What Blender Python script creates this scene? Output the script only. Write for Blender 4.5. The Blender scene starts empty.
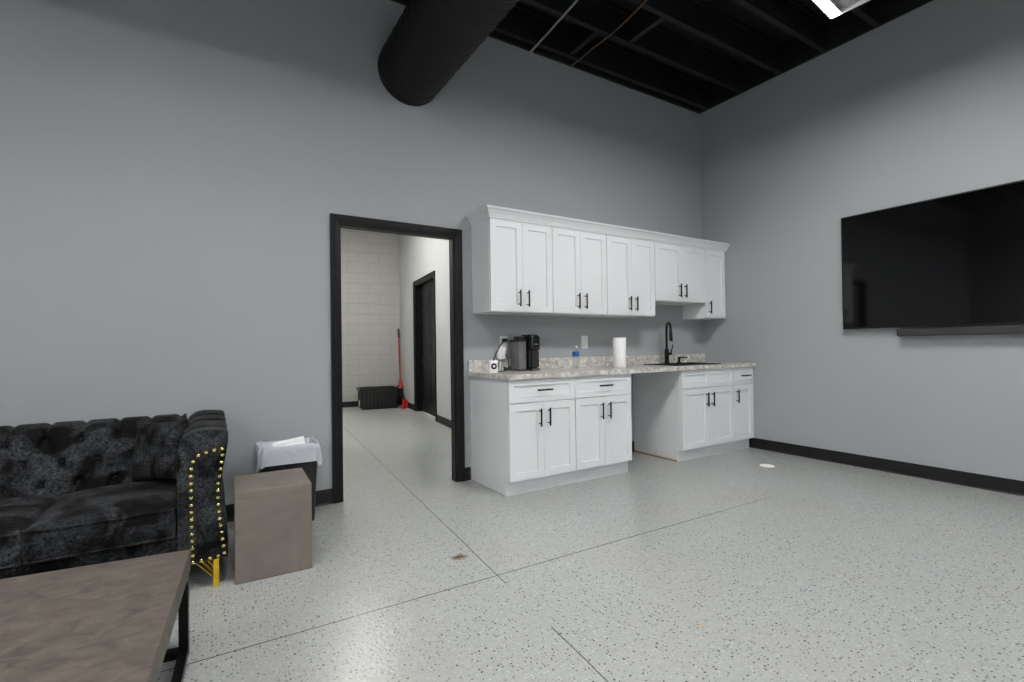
import bpy, bmesh, math, random
from mathutils import Vector, Matrix, noise
random.seed(7)
R = math.radians
C = bpy.context.scene.collection
scene = bpy.context.scene

# ------------------------------------------------------------------ camera
cam_data = bpy.data.cameras.new('camera')
cam = bpy.data.objects.new('camera', cam_data)
C.objects.link(cam)
r_ = Vector((0.85157008, -0.5240673, -0.01348587))
u_ = Vector((0.00686037, -0.01458215, 0.99987014))
f_ = Vector((0.52419589, 0.85155201, 0.00882243))
m = Matrix(((r_.x, u_.x, -f_.x), (r_.y, u_.y, -f_.y), (r_.z, u_.z, -f_.z))).to_4x4()
m.translation = Vector((-4.95337, -3.72301, 1.12459))
cam.matrix_world = m
cam_data.sensor_width = 36
cam_data.lens = 486.938 * 36 / 1024
cam_data.shift_y = 1.312 / 1024
cam_data.clip_start = 0.05
cam_data.clip_end = 60
scene.camera = cam

# ------------------------------------------------------------------ world, exposure
w = bpy.data.worlds.new('world')
scene.world = w
w.use_nodes = True
w.node_tree.nodes['Background'].inputs[0].default_value = (0.86, 0.92, 1.0, 1)
w.node_tree.nodes['Background'].inputs[1].default_value = 2.8
scene.view_settings.view_transform = 'Standard'
scene.view_settings.look = 'None'
scene.view_settings.gamma = 1
scene.view_settings.use_curve_mapping = False
scene.view_settings.exposure = 0.0
LAMP = 170.0          # strength of the LED strips
HALL_LAMP = 340.0
LED_COL = (1.0, 0.985, 0.985)

# ------------------------------------------------------------------ materials
def lin(c):
    return tuple(((x / 255) / 12.92 if x / 255 <= .04045 else ((x / 255 + .055) / 1.055) ** 2.4) for x in c) + (1,)

def mat(name, col, rough=.5, metal=0, spec=.5, bump=0, bscale=50, var=0, vscale=5, **kw):
    ma = bpy.data.materials.new(name)
    ma.use_nodes = True
    nt = ma.node_tree
    b = nt.nodes['Principled BSDF']
    c = lin(col)
    b.inputs['Base Color'].default_value = c
    b.inputs['Roughness'].default_value = rough
    b.inputs['Metallic'].default_value = metal
    b.inputs['Specular IOR Level'].default_value = spec
    for k, v in kw.items():
        b.inputs[k.replace('_', ' ')].default_value = v
    tc = nt.nodes.new('ShaderNodeTexCoord')
    if var:
        n = nt.nodes.new('ShaderNodeTexNoise')
        n.inputs['Scale'].default_value = vscale
        n.inputs['Detail'].default_value = 6
        nt.links.new(tc.outputs['Object'], n.inputs['Vector'])
        rp = nt.nodes.new('ShaderNodeValToRGB')
        rp.color_ramp.elements[0].position = .3
        rp.color_ramp.elements[1].position = .7
        rp.color_ramp.elements[0].color = tuple(x * (1 - var) for x in c[:3]) + (1,)
        rp.color_ramp.elements[1].color = tuple(min(1, x * (1 + var)) for x in c[:3]) + (1,)
        nt.links.new(n.outputs['Fac'], rp.inputs['Fac'])
        nt.links.new(rp.outputs['Color'], b.inputs['Base Color'])
    if bump:
        n = nt.nodes.new('ShaderNodeTexNoise')
        n.inputs['Scale'].default_value = bscale
        n.inputs['Detail'].default_value = 3
        nt.links.new(tc.outputs['Object'], n.inputs['Vector'])
        bp = nt.nodes.new('ShaderNodeBump')
        bp.inputs['Strength'].default_value = bump
        bp.inputs['Distance'].default_value = .01
        nt.links.new(n.outputs['Fac'], bp.inputs['Height'])
        nt.links.new(bp.outputs['Normal'], b.inputs['Normal'])
    return ma

def emit(name, col, s):
    ma = bpy.data.materials.new(name)
    ma.use_nodes = True
    b = ma.node_tree.nodes['Principled BSDF']
    b.inputs['Base Color'].default_value = (.8, .8, .8, 1)
    b.inputs['Emission Color'].default_value = tuple(col) + (1,)
    b.inputs['Emission Strength'].default_value = s
    return ma

M = {}
M['wall'] = mat('grey wall paint', (160, 164, 165), .62, bump=.06, bscale=180, var=.015, vscale=1.5)
M['wall2'] = mat('hall paint', (178, 180, 178), .6, bump=.06, bscale=180)
M['black_trim'] = mat('black satin paint', (15, 13, 13), .42, 0, .3, bump=.03, bscale=60)
M['rubber'] = mat('black vinyl base', (7, 7, 7), .5)
M['ceil'] = mat('black ceiling paint', (12, 12, 15), .75, var=.3, vscale=3)
M['joist'] = mat('black joist paint', (21, 21, 25), .6, var=.2, vscale=4)
M['white'] = mat('white cabinet paint', (225, 227, 228), .36, bump=.01, bscale=40)
M['gap'] = mat('cabinet shadow gap', (120, 120, 120), .7)
M['raw'] = mat('raw wood strip', (150, 118, 82), .7, var=.25, vscale=20)
M['bmetal'] = mat('matte black metal', (20, 19, 19), .34, .6)
M['sink'] = mat('black composite', (18, 18, 19), .4)
M['steel'] = mat('brushed steel', (165, 165, 165), .32, 1)
M['plastic_b'] = mat('black plastic', (17, 17, 19), .25)
M['plastic_bm'] = mat('black matte plastic', (32, 32, 33), .55)
M['tank'] = mat('smoked water tank', (108, 107, 106), .16, 0, var=.15, vscale=12)
M['plastic_w'] = mat('white plastic', (232, 232, 230), .4)
M['paper'] = mat('paper towel', (238, 238, 236), .9, bump=.15, bscale=120)
M['gold'] = mat('polished gold', (232, 190, 60), .24, 1)
M['nail'] = mat('brass nailhead', (236, 214, 130), .25, 1)
M['duct'] = mat('black painted duct', (20, 16, 14), .6, 0, .3)
M['copper'] = mat('copper pipe', (128, 98, 76), .4, .8)
M['cable'] = mat('galvanised conduit', (190, 192, 195), .35, .8)
M['screen'] = mat('tv screen', (7, 7, 8), .05, 0, .45, var=.1)
M['bezel'] = mat('tv bezel', (26, 22, 22), .3, .4)
M['soundbar'] = mat('soundbar cloth', (46, 46, 48), .7, bump=.2, bscale=500)
M['red'] = mat('red plastic', (205, 38, 34), .4)
M['redh'] = mat('red handle', (150, 34, 36), .45)
M['tote'] = mat('black tote plastic', (27, 27, 27), .42)
M['bin'] = mat('black bin plastic', (25, 24, 25), .45)
M['liner'] = mat('bin liner film', (196, 200, 206), .25, bump=.5, bscale=22, Transmission_Weight=.15)
M['seatpaper'] = mat('white paper', (240, 241, 242), .8)
M['bottle'] = mat('clear plastic', (235, 242, 246), .05, 0, .5, Transmission_Weight=.95, IOR=1.12)
M['blue'] = mat('blue label', (22, 92, 160), .4)
M['ledhouse'] = mat('fixture housing', (150, 150, 150), .4, .3)
M['led'] = emit('led strip', LED_COL, LAMP)
M['ledhall'] = emit('hall led', (1, .985, .95), HALL_LAMP)
M['cap'] = mat('white cap', (232, 232, 226), .4)
M['pipewall'] = mat('plaster', (200, 200, 200), .8)

def concrete(name, a, b_, scale, rough, stretch=(1, 1, 1), bump=.1):
    ma = bpy.data.materials.new(name)
    ma.use_nodes = True
    nt = ma.node_tree
    b = nt.nodes['Principled BSDF']
    tc = nt.nodes.new('ShaderNodeTexCoord')
    mp = nt.nodes.new('ShaderNodeMapping')
    mp.inputs['Scale'].default_value = stretch
    nt.links.new(tc.outputs['Object'], mp.inputs['Vector'])
    n = nt.nodes.new('ShaderNodeTexNoise')
    n.inputs['Scale'].default_value = scale
    n.inputs['Detail'].default_value = 9
    n.inputs['Roughness'].default_value = .62
    n.inputs['Distortion'].default_value = .8
    nt.links.new(mp.outputs['Vector'], n.inputs['Vector'])
    rp = nt.nodes.new('ShaderNodeValToRGB')
    rp.color_ramp.elements[0].position = .32
    rp.color_ramp.elements[1].position = .68
    rp.color_ramp.elements[0].color = lin(a)
    rp.color_ramp.elements[1].color = lin(b_)
    nt.links.new(n.outputs['Fac'], rp.inputs['Fac'])
    nt.links.new(rp.outputs['Color'], b.inputs['Base Color'])
    b.inputs['Roughness'].default_value = rough
    bp = nt.nodes.new('ShaderNodeBump')
    bp.inputs['Strength'].default_value = bump
    bp.inputs['Distance'].default_value = .005
    nt.links.new(n.outputs['Fac'], bp.inputs['Height'])
    nt.links.new(bp.outputs['Normal'], b.inputs['Normal'])
    return ma

M['tabletop'] = concrete('weathered slate laminate', (68, 62, 56), (103, 95, 86), 14, .48, (1, 1.5, 1), .3)
M['sidetable'] = concrete('taupe concrete', (108, 101, 92), (124, 117, 108), 6, .5, (1, 1, 1), .08)
M['counter'] = concrete('marbled laminate', (146, 142, 133), (232, 230, 224), 20, .3, (1, 1.8, 1), 0)

def velvet():
    ma = bpy.data.materials.new('crushed black velvet')
    ma.use_nodes = True
    nt = ma.node_tree
    b = nt.nodes['Principled BSDF']
    tc = nt.nodes.new('ShaderNodeTexCoord')
    def ns(scale, det, ro, dist, lo, hi):
        n = nt.nodes.new('ShaderNodeTexNoise')
        n.inputs['Scale'].default_value = scale
        n.inputs['Detail'].default_value = det
        n.inputs['Roughness'].default_value = ro
        n.inputs['Distortion'].default_value = dist
        nt.links.new(tc.outputs['Object'], n.inputs['Vector'])
        mr = nt.nodes.new('ShaderNodeMapRange')
        mr.inputs[1].default_value = lo; mr.inputs[2].default_value = hi
        nt.links.new(n.outputs['Fac'], mr.inputs[0])
        return n, mr.outputs[0]
    n1, big = ns(7, 4, .6, .8, .42, .66)
    n2, fine = ns(75, 6, .8, .3, .38, .68)
    mu = nt.nodes.new('ShaderNodeMath'); mu.operation = 'MULTIPLY_ADD'
    nt.links.new(big, mu.inputs[0]); nt.links.new(fine, mu.inputs[1]); mu.inputs[2].default_value = 0
    rp = nt.nodes.new('ShaderNodeValToRGB')
    rp.color_ramp.elements[0].position = 0
    rp.color_ramp.elements[1].position = .8
    rp.color_ramp.elements[0].color = lin((6, 6, 7))
    rp.color_ramp.elements[1].color = lin((82, 85, 88))  # grey patches: highlights of the crushed pile put into the base colour
    nt.links.new(mu.outputs[0], rp.inputs['Fac'])
    nt.links.new(rp.outputs['Color'], b.inputs['Base Color'])
    b.inputs['Roughness'].default_value = .7
    b.inputs['Specular IOR Level'].default_value = .12
    b.inputs['Sheen Weight'].default_value = .06
    b.inputs['Sheen Roughness'].default_value = .3
    bp = nt.nodes.new('ShaderNodeBump')
    bp.inputs['Strength'].default_value = .6
    bp.inputs['Distance'].default_value = .006
    nt.links.new(n2.outputs['Fac'], bp.inputs['Height'])
    nt.links.new(bp.outputs['Normal'], b.inputs['Normal'])
    return ma
M['velvet'] = velvet()

def cmu():
    ma = bpy.data.materials.new('painted block wall')
    ma.use_nodes = True
    nt = ma.node_tree
    b = nt.nodes['Principled BSDF']
    tc = nt.nodes.new('ShaderNodeTexCoord')
    mp = nt.nodes.new('ShaderNodeMapping')
    mp.inputs['Rotation'].default_value = (R(90), 0, 0)
    nt.links.new(tc.outputs['Object'], mp.inputs['Vector'])
    br = nt.nodes.new('ShaderNodeTexBrick')
    br.inputs['Scale'].default_value = 1
    br.inputs['Mortar Size'].default_value = .006
    br.inputs['Mortar Smooth'].default_value = .3
    br.inputs['Brick Width'].default_value = .4
    br.inputs['Row Height'].default_value = .2
    br.inputs['Color1'].default_value = lin((172, 170, 166))
    br.inputs['Color2'].default_value = lin((170, 168, 164))
    br.inputs['Mortar'].default_value = lin((158, 156, 152))
    nt.links.new(mp.outputs['Vector'], br.inputs['Vector'])
    nt.links.new(br.outputs['Color'], b.inputs['Base Color'])
    b.inputs['Roughness'].default_value = .7
    bp = nt.nodes.new('ShaderNodeBump')
    bp.inputs['Strength'].default_value = .5
    bp.inputs['Distance'].default_value = .01
    bp.invert = True
    nt.links.new(br.outputs['Fac'], bp.inputs['Height'])
    nt.links.new(bp.outputs['Normal'], b.inputs['Normal'])
    return ma
M['cmu'] = cmu()

def floor_mat():
    ma = bpy.data.materials.new('epoxy flake floor')
    ma.use_nodes = True
    nt = ma.node_tree
    L = nt.links.new
    N = nt.nodes.new
    b = nt.nodes['Principled BSDF']
    tc = N('ShaderNodeTexCoord')
    def math_(op, a, bb=None, c=None):
        n = N('ShaderNodeMath'); n.operation = op
        for i, v in enumerate((a, bb, c)):
            if v is None: continue
            if isinstance(v, (int, float)): n.inputs[i].default_value = v
            else: L(v, n.inputs[i])
        return n.outputs[0]
    def mix(fac, a, bb):
        n = N('ShaderNodeMix'); n.data_type = 'RGBA'
        if isinstance(fac, (int, float)): n.inputs['Factor'].default_value = fac
        else: L(fac, n.inputs['Factor'])
        for s, v in ((6, a), (7, bb)):
            if isinstance(v, tuple): n.inputs[s].default_value = v
            else: L(v, n.inputs[s])
        return n.outputs[2]
    def specks(scale, thr, gate, off):
        mp = N('ShaderNodeMapping'); mp.inputs['Location'].default_value = off
        L(tc.outputs['Object'], mp.inputs['Vector'])
        wn = N('ShaderNodeTexNoise'); wn.inputs['Scale'].default_value = scale * 1.6
        L(mp.outputs['Vector'], wn.inputs['Vector'])
        ad = N('ShaderNodeMix'); ad.data_type = 'VECTOR'; ad.inputs['Factor'].default_value = .012
        L(mp.outputs['Vector'], ad.inputs[4]); L(wn.outputs['Color'], ad.inputs[5])
        v = N('ShaderNodeTexVoronoi'); v.voronoi_dimensions = '2D'
        v.inputs['Scale'].default_value = scale
        L(ad.outputs[1], v.inputs['Vector'])
        sx = N('ShaderNodeSeparateColor'); L(v.outputs['Color'], sx.inputs[0])
        t = math_('MULTIPLY', sx.outputs[1], thr)
        return math_('MULTIPLY', math_('LESS_THAN', v.outputs['Distance'], t), math_('GREATER_THAN', sx.outputs[0], gate))
    big = N('ShaderNodeTexNoise'); big.inputs['Scale'].default_value = .8; big.inputs['Detail'].default_value = 4
    L(tc.outputs['Object'], big.inputs['Vector'])
    fine = N('ShaderNodeTexNoise'); fine.inputs['Scale'].default_value = 55; fine.inputs['Detail'].default_value = 4
    L(tc.outputs['Object'], fine.inputs['Vector'])
    base = mix(big.outputs['Fac'], lin((160, 162, 159)), lin((168, 170, 167)))
    fr = N('ShaderNodeValToRGB'); fr.color_ramp.elements[0].position = .35; fr.color_ramp.elements[1].position = .65
    L(fine.outputs['Fac'], fr.inputs['Fac'])
    base = mix(math_('MULTIPLY', fr.outputs['Color'], .35), base, lin((143, 147, 146)))
    base = mix(math_('MULTIPLY', specks(95, .30, .5, (3, 1, 0)), .45), base, lin((108, 106, 101)))
    base = mix(math_('MULTIPLY', specks(70, .34, .6, (1, 7, 0)), .6), base, lin((186, 189, 188)))
    base = mix(math_('MULTIPLY', specks(66, .28, .58, (0, 0, 0)), .85), base, lin((52, 50, 48)))
    tn = N('ShaderNodeTexNoise'); tn.inputs['Scale'].default_value = 1.7; tn.inputs['Detail'].default_value = 5
    L(tc.outputs['Object'], tn.inputs['Vector'])
    tr = N('ShaderNodeMapRange'); tr.inputs[1].default_value = .52; tr.inputs[2].default_value = .7; tr.inputs[4].default_value = .3
    L(tn.outputs['Fac'], tr.inputs[0])
    base = mix(tr.outputs[0], base, lin((160, 156, 148)))
    # saw cuts and stains, from real positions on the slab
    sp = N('ShaderNodeSeparateXYZ'); L(tc.outputs['Object'], sp.inputs[0])
    X, Y = sp.outputs[0], sp.outputs[1]
    wob = math_('MULTIPLY', math_('SUBTRACT', big.outputs['Fac'], .5), .02)
    # joint running into the hall: x = -3.632 + .0805*y
    d1 = math_('ABSOLUTE', math_('ADD', math_('SUBTRACT', X, math_('MULTIPLY_ADD', Y, .0805, -3.635)), wob))
    l1 = math_('LESS_THAN', d1, .0026)
    gap_on = math_('MAXIMUM', math_('GREATER_THAN', Y, -1.72), math_('LESS_THAN', Y, -2.13))
    l1 = math_('MULTIPLY', l1, math_('MULTIPLY_ADD', gap_on, .7, .12))
    d2 = math_('ABSOLUTE', math_('ADD', math_('SUBTRACT', Y, math_('MULTIPLY_ADD', X, -.017, -1.692)), wob))
    l2 = math_('LESS_THAN', d2, .0035)
    l2 = math_('MULTIPLY', l2, math_('MINIMUM', math_('MAXIMUM', math_('MULTIPLY', math_('ADD', X, 1.15), -.7), 0), .8))
    base = mix(math_('MAXIMUM', l1, l2), base, lin((58, 57, 54)))
    def stain(cx, cy, rx, ry, col, k, base):
        a = math_('POWER', math_('DIVIDE', math_('SUBTRACT', X, cx), rx), 2)
        c = math_('POWER', math_('DIVIDE', math_('SUBTRACT', Y, cy), ry), 2)
        s = math_('ADD', math_('ADD', a, c), math_('MULTIPLY', math_('SUBTRACT', fine.outputs['Fac'], .5), 3.0))
        return mix(math_('MULTIPLY', math_('LESS_THAN', s, .9), k), base, lin(col))
    base = stain(-3.834, -1.333, .05, .035, (120, 104, 84), .8, base)
    base = stain(-3.834, -1.333, .028, .016, (70, 62, 52), .8, base)
    base = stain(-3.295, -2.443, .016, .012, (176, 158, 120), .8, base)
    base = stain(-3.20, -2.38, .012, .010, (176, 160, 126), .7, base)
    L(base, b.inputs['Base Color'])
    b.inputs['Roughness'].default_value = .24
    b.inputs['Specular IOR Level'].default_value = .5
    bn = N('ShaderNodeTexNoise'); bn.inputs['Scale'].default_value = 70; bn.inputs['Detail'].default_value = 2
    L(tc.outputs['Object'], bn.inputs['Vector'])
    bp = N('ShaderNodeBump'); bp.inputs['Strength'].default_value = .35; bp.inputs['Distance'].default_value = .004
    L(bn.outputs['Fac'], bp.inputs['Height'])
    L(bp.outputs['Normal'], b.inputs['Normal'])
    return ma
M['floor'] = floor_mat()

# ------------------------------------------------------------------ mesh helpers
def box(bm, x0, x1, y0, y1, z0, z1, bev=0, T=None):
    vs = [bm.verts.new((x, y, z)) for z in (z0, z1) for y in (y0, y1) for x in (x0, x1)]
    fs = [(0, 2, 3, 1), (4, 5, 7, 6), (0, 1, 5, 4), (2, 6, 7, 3), (0, 4, 6, 2), (1, 3, 7, 5)]
    faces = [bm.faces.new([vs[i] for i in f]) for f in fs]
    if T is not None:
        for v in vs: v.co = T @ v.co
    if bev:
        es = list({e for f in faces for e in f.edges})
        bmesh.ops.bevel(bm, geom=es, offset=bev, segments=2, profile=.5, affect='EDGES')

def tube(bm, pts, r, seg=12, closed_ends=True):
    pts = [Vector(p) for p in pts]
    rs = r if isinstance(r, (list, tuple)) else [r] * len(pts)
    rings = []
    prev = None
    for i, p in enumerate(pts):
        if i == 0: t = pts[1] - p
        elif i == len(pts) - 1: t = p - pts[i - 1]
        else: t = (pts[i + 1] - pts[i - 1])
        t.normalize()
        if prev is None:
            a = Vector((0, 0, 1)) if abs(t.z) < .9 else Vector((1, 0, 0))
            n = t.cross(a).normalized()
        else:
            n = (prev - t * prev.dot(t)).normalized()
        prev = n
        bn = t.cross(n)
        rings.append([bm.verts.new(p + rs[i] * (math.cos(2 * math.pi * k / seg) * n + math.sin(2 * math.pi * k / seg) * bn)) for k in range(seg)])
    for a, b in zip(rings, rings[1:]):
        for k in range(seg):
            bm.faces.new((a[k], a[(k + 1) % seg], b[(k + 1) % seg], b[k]))
    if closed_ends:
        bm.faces.new(rings[0][::-1]); bm.faces.new(rings[-1])

def lathe(bm, prof, c=(0, 0, 0), seg=32, T=None):
    rings = []
    for (r, z) in prof:
        if r < 1e-6:
            rings.append([bm.verts.new((c[0], c[1], c[2] + z))])
        else:
            rings.append([bm.verts.new((c[0] + r * math.cos(2 * math.pi * k / seg), c[1] + r * math.sin(2 * math.pi * k / seg), c[2] + z)) for k in range(seg)])
    for a, b in zip(rings, rings[1:]):
        for k in range(seg):
            k2 = (k + 1) % seg
            if len(a) == 1 and len(b) == 1: continue
            if len(a) == 1: bm.faces.new((a[0], b[k2], b[k]))
            elif len(b) == 1: bm.faces.new((a[k], a[k2], b[0]))
            else: bm.faces.new((a[k], a[k2], b[k2], b[k]))
    if len(rings[0]) > 1: bm.faces.new(rings[0][::-1])
    if len(rings[-1]) > 1: bm.faces.new(rings[-1])
    if T is not None:
        for rg in rings:
            for v in rg: v.co = T @ v.co

def prism(bm, prof, axis, a0, a1):
    """profile of 2D points extruded along an axis ('x' -> (y,z) profile, 'y' -> (x,z))"""
    def P(p, a):
        return (a, p[0], p[1]) if axis == 'x' else ((p[0], a, p[1]) if axis == 'y' else (p[0], p[1], a))
    A = [bm.verts.new(P(p, a0)) for p in prof]
    B = [bm.verts.new(P(p, a1)) for p in prof]
    n = len(prof)
    for i in range(n):
        bm.faces.new((A[i], A[(i + 1) % n], B[(i + 1) % n], B[i]))
    bm.faces.new(A[::-1]); bm.faces.new(B)

def loft(bm, rings, cap0=True, cap1=True):
    R_ = [[bm.verts.new(p) for p in rg] for rg in rings]
    n = len(R_[0])
    for a, b in zip(R_, R_[1:]):
        for k in range(n):
            bm.faces.new((a[k], a[(k + 1) % n], b[(k + 1) % n], b[k]))
    if cap0: bm.faces.new(R_[0][::-1])
    if cap1: bm.faces.new(R_[-1])

def rrect(cx, cy, hx, hy, r, z, n=6):
    pts = []
    for (sx, sy, a0) in ((1, 1, 0), (-1, 1, 90), (-1, -1, 180), (1, -1, 270)):
        for k in range(n + 1):
            a = R(a0 + 90 * k / n)
            pts.append((cx + sx * (hx - r) + r * math.cos(a), cy + sy * (hy - r) + r * math.sin(a), z))
    return pts

def grid(bm, fn, nu, nv, back=None):
    V = [[bm.verts.new(fn(i / nu, j / nv)) for j in range(nv + 1)] for i in range(nu + 1)]
    for i in range(nu):
        for j in range(nv):
            bm.faces.new((V[i][j], V[i + 1][j], V[i + 1][j + 1], V[i][j + 1]))
    return V

def obj(name, bm, material, parent=None, smooth=False, label=None):
    bmesh.ops.recalc_face_normals(bm, faces=bm.faces)
    me = bpy.data.meshes.new(name)
    bm.to_mesh(me); bm.free()
    me.materials.append(M[material] if isinstance(material, str) else material)
    if smooth:
        for p in me.polygons: p.use_smooth = True
        try: me.set_sharp_from_angle(angle=R(smooth if smooth is not True else 40))
        except Exception: pass
    o = bpy.data.objects.new(name, me)
    C.objects.link(o)
    if parent is not None:
        o.parent = parent
    if label: o['label'] = label
    return o

def B(): return bmesh.new()

def tag(o, label, cat, group=None, kind=None):
    o['label'] = label; o['category'] = cat
    if group: o['group'] = group
    if kind: o['kind'] = kind
    return o

def thing(name, label, cat, loc=(0, 0, 0), rz=0, group=None):
    o = bpy.data.objects.new(name, None)
    o.empty_display_size = .1
    C.objects.link(o)
    o.location = loc; o.rotation_euler = (0, 0, rz)
    return tag(o, label, cat, group)

def struct(name, bm, m_, smooth=False, **k):
    o = obj(name, bm, m_, smooth=smooth)
    o['kind'] = 'structure'
    return o

# ------------------------------------------------------------------ room shell
H = 3.86       # underside of the joists / top of the painted wall
HD = 4.15      # deck
XL, YB = -9.0, -8.0
WT = .075
OX0, OX1, OZ = -4.150, -3.220, 2.050    # cased opening

bm = B(); box(bm, XL - .15, .15, YB - .15, 7.5, -.1, 0); struct('floor', bm, 'floor')
bm = B(); box(bm, XL - .15, .15, YB - .15, 7.5, HD, HD + .1); struct('ceiling', bm, 'ceil')
bm = B()
box(bm, XL - .15, OX0, 0, WT, 0, HD); box(bm, OX1, .15, 0, WT, 0, HD); box(bm, OX0, OX1, 0, WT, OZ, HD)
struct('wall_back', bm, 'wall')
bm = B(); box(bm, 0, .15, YB - .15, 0, 0, HD); struct('wall_right', bm, 'wall')
bm = B(); box(bm, XL - .15, XL, YB, 0, 0, HD); struct('wall_left', bm, 'wall')
WX = ((-7.6, -5.8), (-5.2, -3.4))  # two unseen windows, added to let bluish daylight into the room
bm = B()
box(bm, XL - .15, 0, YB - .15, YB, 0, .7); box(bm, XL - .15, 0, YB - .15, YB, 2.5, HD)
for a, b_ in ((XL - .15, WX[0][0]), (WX[0][1], WX[1][0]), (WX[1][1], 0)): box(bm, a, b_, YB - .15, YB, .7, 2.5)
struct('wall_front', bm, 'wall')
for i_, (a, b_) in enumerate(WX):
    bm = B()
    for (p, q, z0, z1) in ((a, a + .05, .7, 2.5), (b_ - .05, b_, .7, 2.5), (a + .05, b_ - .05, .7, .75), (a + .05, b_ - .05, 2.45, 2.5), ((a + b_) / 2 - .02, (a + b_) / 2 + .02, .75, 2.45)):
        box(bm, p, q, YB - .11, YB - .05, z0, z1)
    struct('window_added_%d' % (i_ + 1), bm, 'black_trim')
    pd = bpy.data.lights.new('sky_portal', 'AREA'); pd.shape = 'RECTANGLE'; pd.size = b_ - a; pd.size_y = 1.8; pd.cycles.is_portal = True
    po = bpy.data.objects.new('sky_portal', pd); C.objects.link(po); po.location = ((a + b_) / 2, YB - .16, 1.6); po.rotation_euler = (R(90), 0, 0)

# black band above the painted wall
bm = B(); box(bm, XL, -.03, -.03, -.0005, H, HD - .001); struct('trim_1', bm, 'ceil')
bm = B(); box(bm, -.03, -.0005, YB, -.0005, H, HD - .001); struct('trim_2', bm, 'ceil')

def baseboard(name, prof_pts, path0, path1, normal, m_='rubber', h=.11):
    """vinyl cove base from path0 to path1 lying against a wall with outward normal"""
    p0, p1, n = Vector(path0), Vector(path1), Vector(normal)
    prof = [(0.0005, 0.0005), (.012, .0005), (.0065, .012), (.0055, h - .004), (.003, h), (.0005, h)]
    bm = B()
    rings = [[tuple(p + n * a + Vector((0, 0, z))) for a, z in prof] for p in (p0, p1)]
    loft(bm, rings)
    return struct(name, bm, m_)
baseboard('baseboard_back', None, (XL, 0, 0), (-4.208, 0, 0), (0, -1, 0))
baseboard('baseboard_back', None, (-3.15, 0, 0), (-3.095, 0, 0), (0, -1, 0))
baseboard('baseboard_back', None, (-1.82, 0, 0), (-1.165, 0, 0), (0, -1, 0))
baseboard('baseboard_right', None, (0, -.56, 0), (0, YB, 0), (-1, 0, 0))

# cased opening
def casing_profile(wd, t):
    # across the width (0 = inner edge), thickness
    return [(0, 0), (wd, 0), (wd, t), (wd - .010, t), (wd - .016, t * .82), (wd - .030, t * .8), (wd - .036, t * .62), (.016, t * .55), (.008, t * .45), (0, t * .4)]
def casing(bm, x0, x1, z1, y, s=-1, wd=.066, t=.02, z0=0.001):
    """U shaped door casing with mitred corners on plane y, facing s"""
    prof = casing_profile(wd, t)
    ringA = [[(x0 - a, y + s * b, z0) for a, b in prof], [(x0 - a, y + s * b, z1 + a) for a, b in prof],
             [(x1 + a, y + s * b, z1 + a) for a, b in prof], [(x1 + a, y + s * b, z0) for a, b in prof]]
    loft(bm, ringA)
bm = B(); casing(bm, OX0, OX1, OZ, -.0006); struct('trim_3', bm, 'black_trim')
bm = B(); casing(bm, OX0, OX1, OZ, WT + .0006, 1); struct('trim_4', bm, 'black_trim')
bm = B()   # jamb lining with a stop
for (xa, xb) in ((OX0, OX0 + .012), (OX1 - .012, OX1)):
    box(bm, xa, xb, 0, WT, .001, OZ)
box(bm, OX0, OX1, 0, WT, OZ - .012, OZ)
struct('trim_5', bm, 'black_trim')

# ------------------------------------------------------------------ hall behind the opening (its walls run 4.6 degrees off)
HT = Matrix.Translation((-2.436, 0, 0)) @ Matrix.Rotation(-math.atan(.1217), 4, 'Z')
FY = 5.84
def hstruct(name, bm, m_):
    o = struct(name, bm, m_); o.matrix_world = HT; return o
D0, D1, DZ = 3.30, 4.56, 2.235
def solve_y(y): return y
bm = B()
box(bm, 0, .14, .10, D0, 0, HD - .002); box(bm, 0, .14, D1, FY, 0, HD - .002); box(bm, 0, .14, D0, D1, DZ, HD - .002)
hstruct('wall_hall_right', bm, 'wall2')
bm = B(); box(bm, -2.5, .14, FY, FY + .15, 0, HD - .002); hstruct('wall_hall_back', bm, 'cmu')
bm = B(); box(bm, -2.5, -2.35, -.2, FY, 0, HD - .002); hstruct('wall_hall_left', bm, 'wall2')
def hall_base(p0, p1, n):
    o = baseboard('baseboard_hall', None, p0, p1, n); o.matrix_world = HT
hall_base((0, .12, 0), (0, D0 - .075, 0), (-1, 0, 0))
hall_base((0, D1 + .075, 0), (0, FY, 0), (-1, 0, 0))
hall_base((-2.35, FY, 0), (-.012, FY, 0), (0, -1, 0))
# hall door casing: built facing -y then turned to face -x
TR = HT @ Matrix.Rotation(R(-90), 4, 'Z')   # local x -> -y ; local -y -> -x
bm = B(); casing(bm, -D1, -D0, DZ, -.0006)
box(bm, -D1, -D1 + .02, 0, .139, .001, DZ); box(bm, -D0 - .02, -D0, 0, .139, .001, DZ); box(bm, -D1 + .02, -D0 - .02, 0, .139, DZ - .02, DZ)
box(bm, -D1 + .02, -D1 + .034, .045, .085, .001, DZ - .02); box(bm, -D0 - .034, -D0 - .02, .045, .085, .001, DZ - .02)
o = struct('trim_6', bm, 'black_trim'); o.matrix_world = TR
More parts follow.
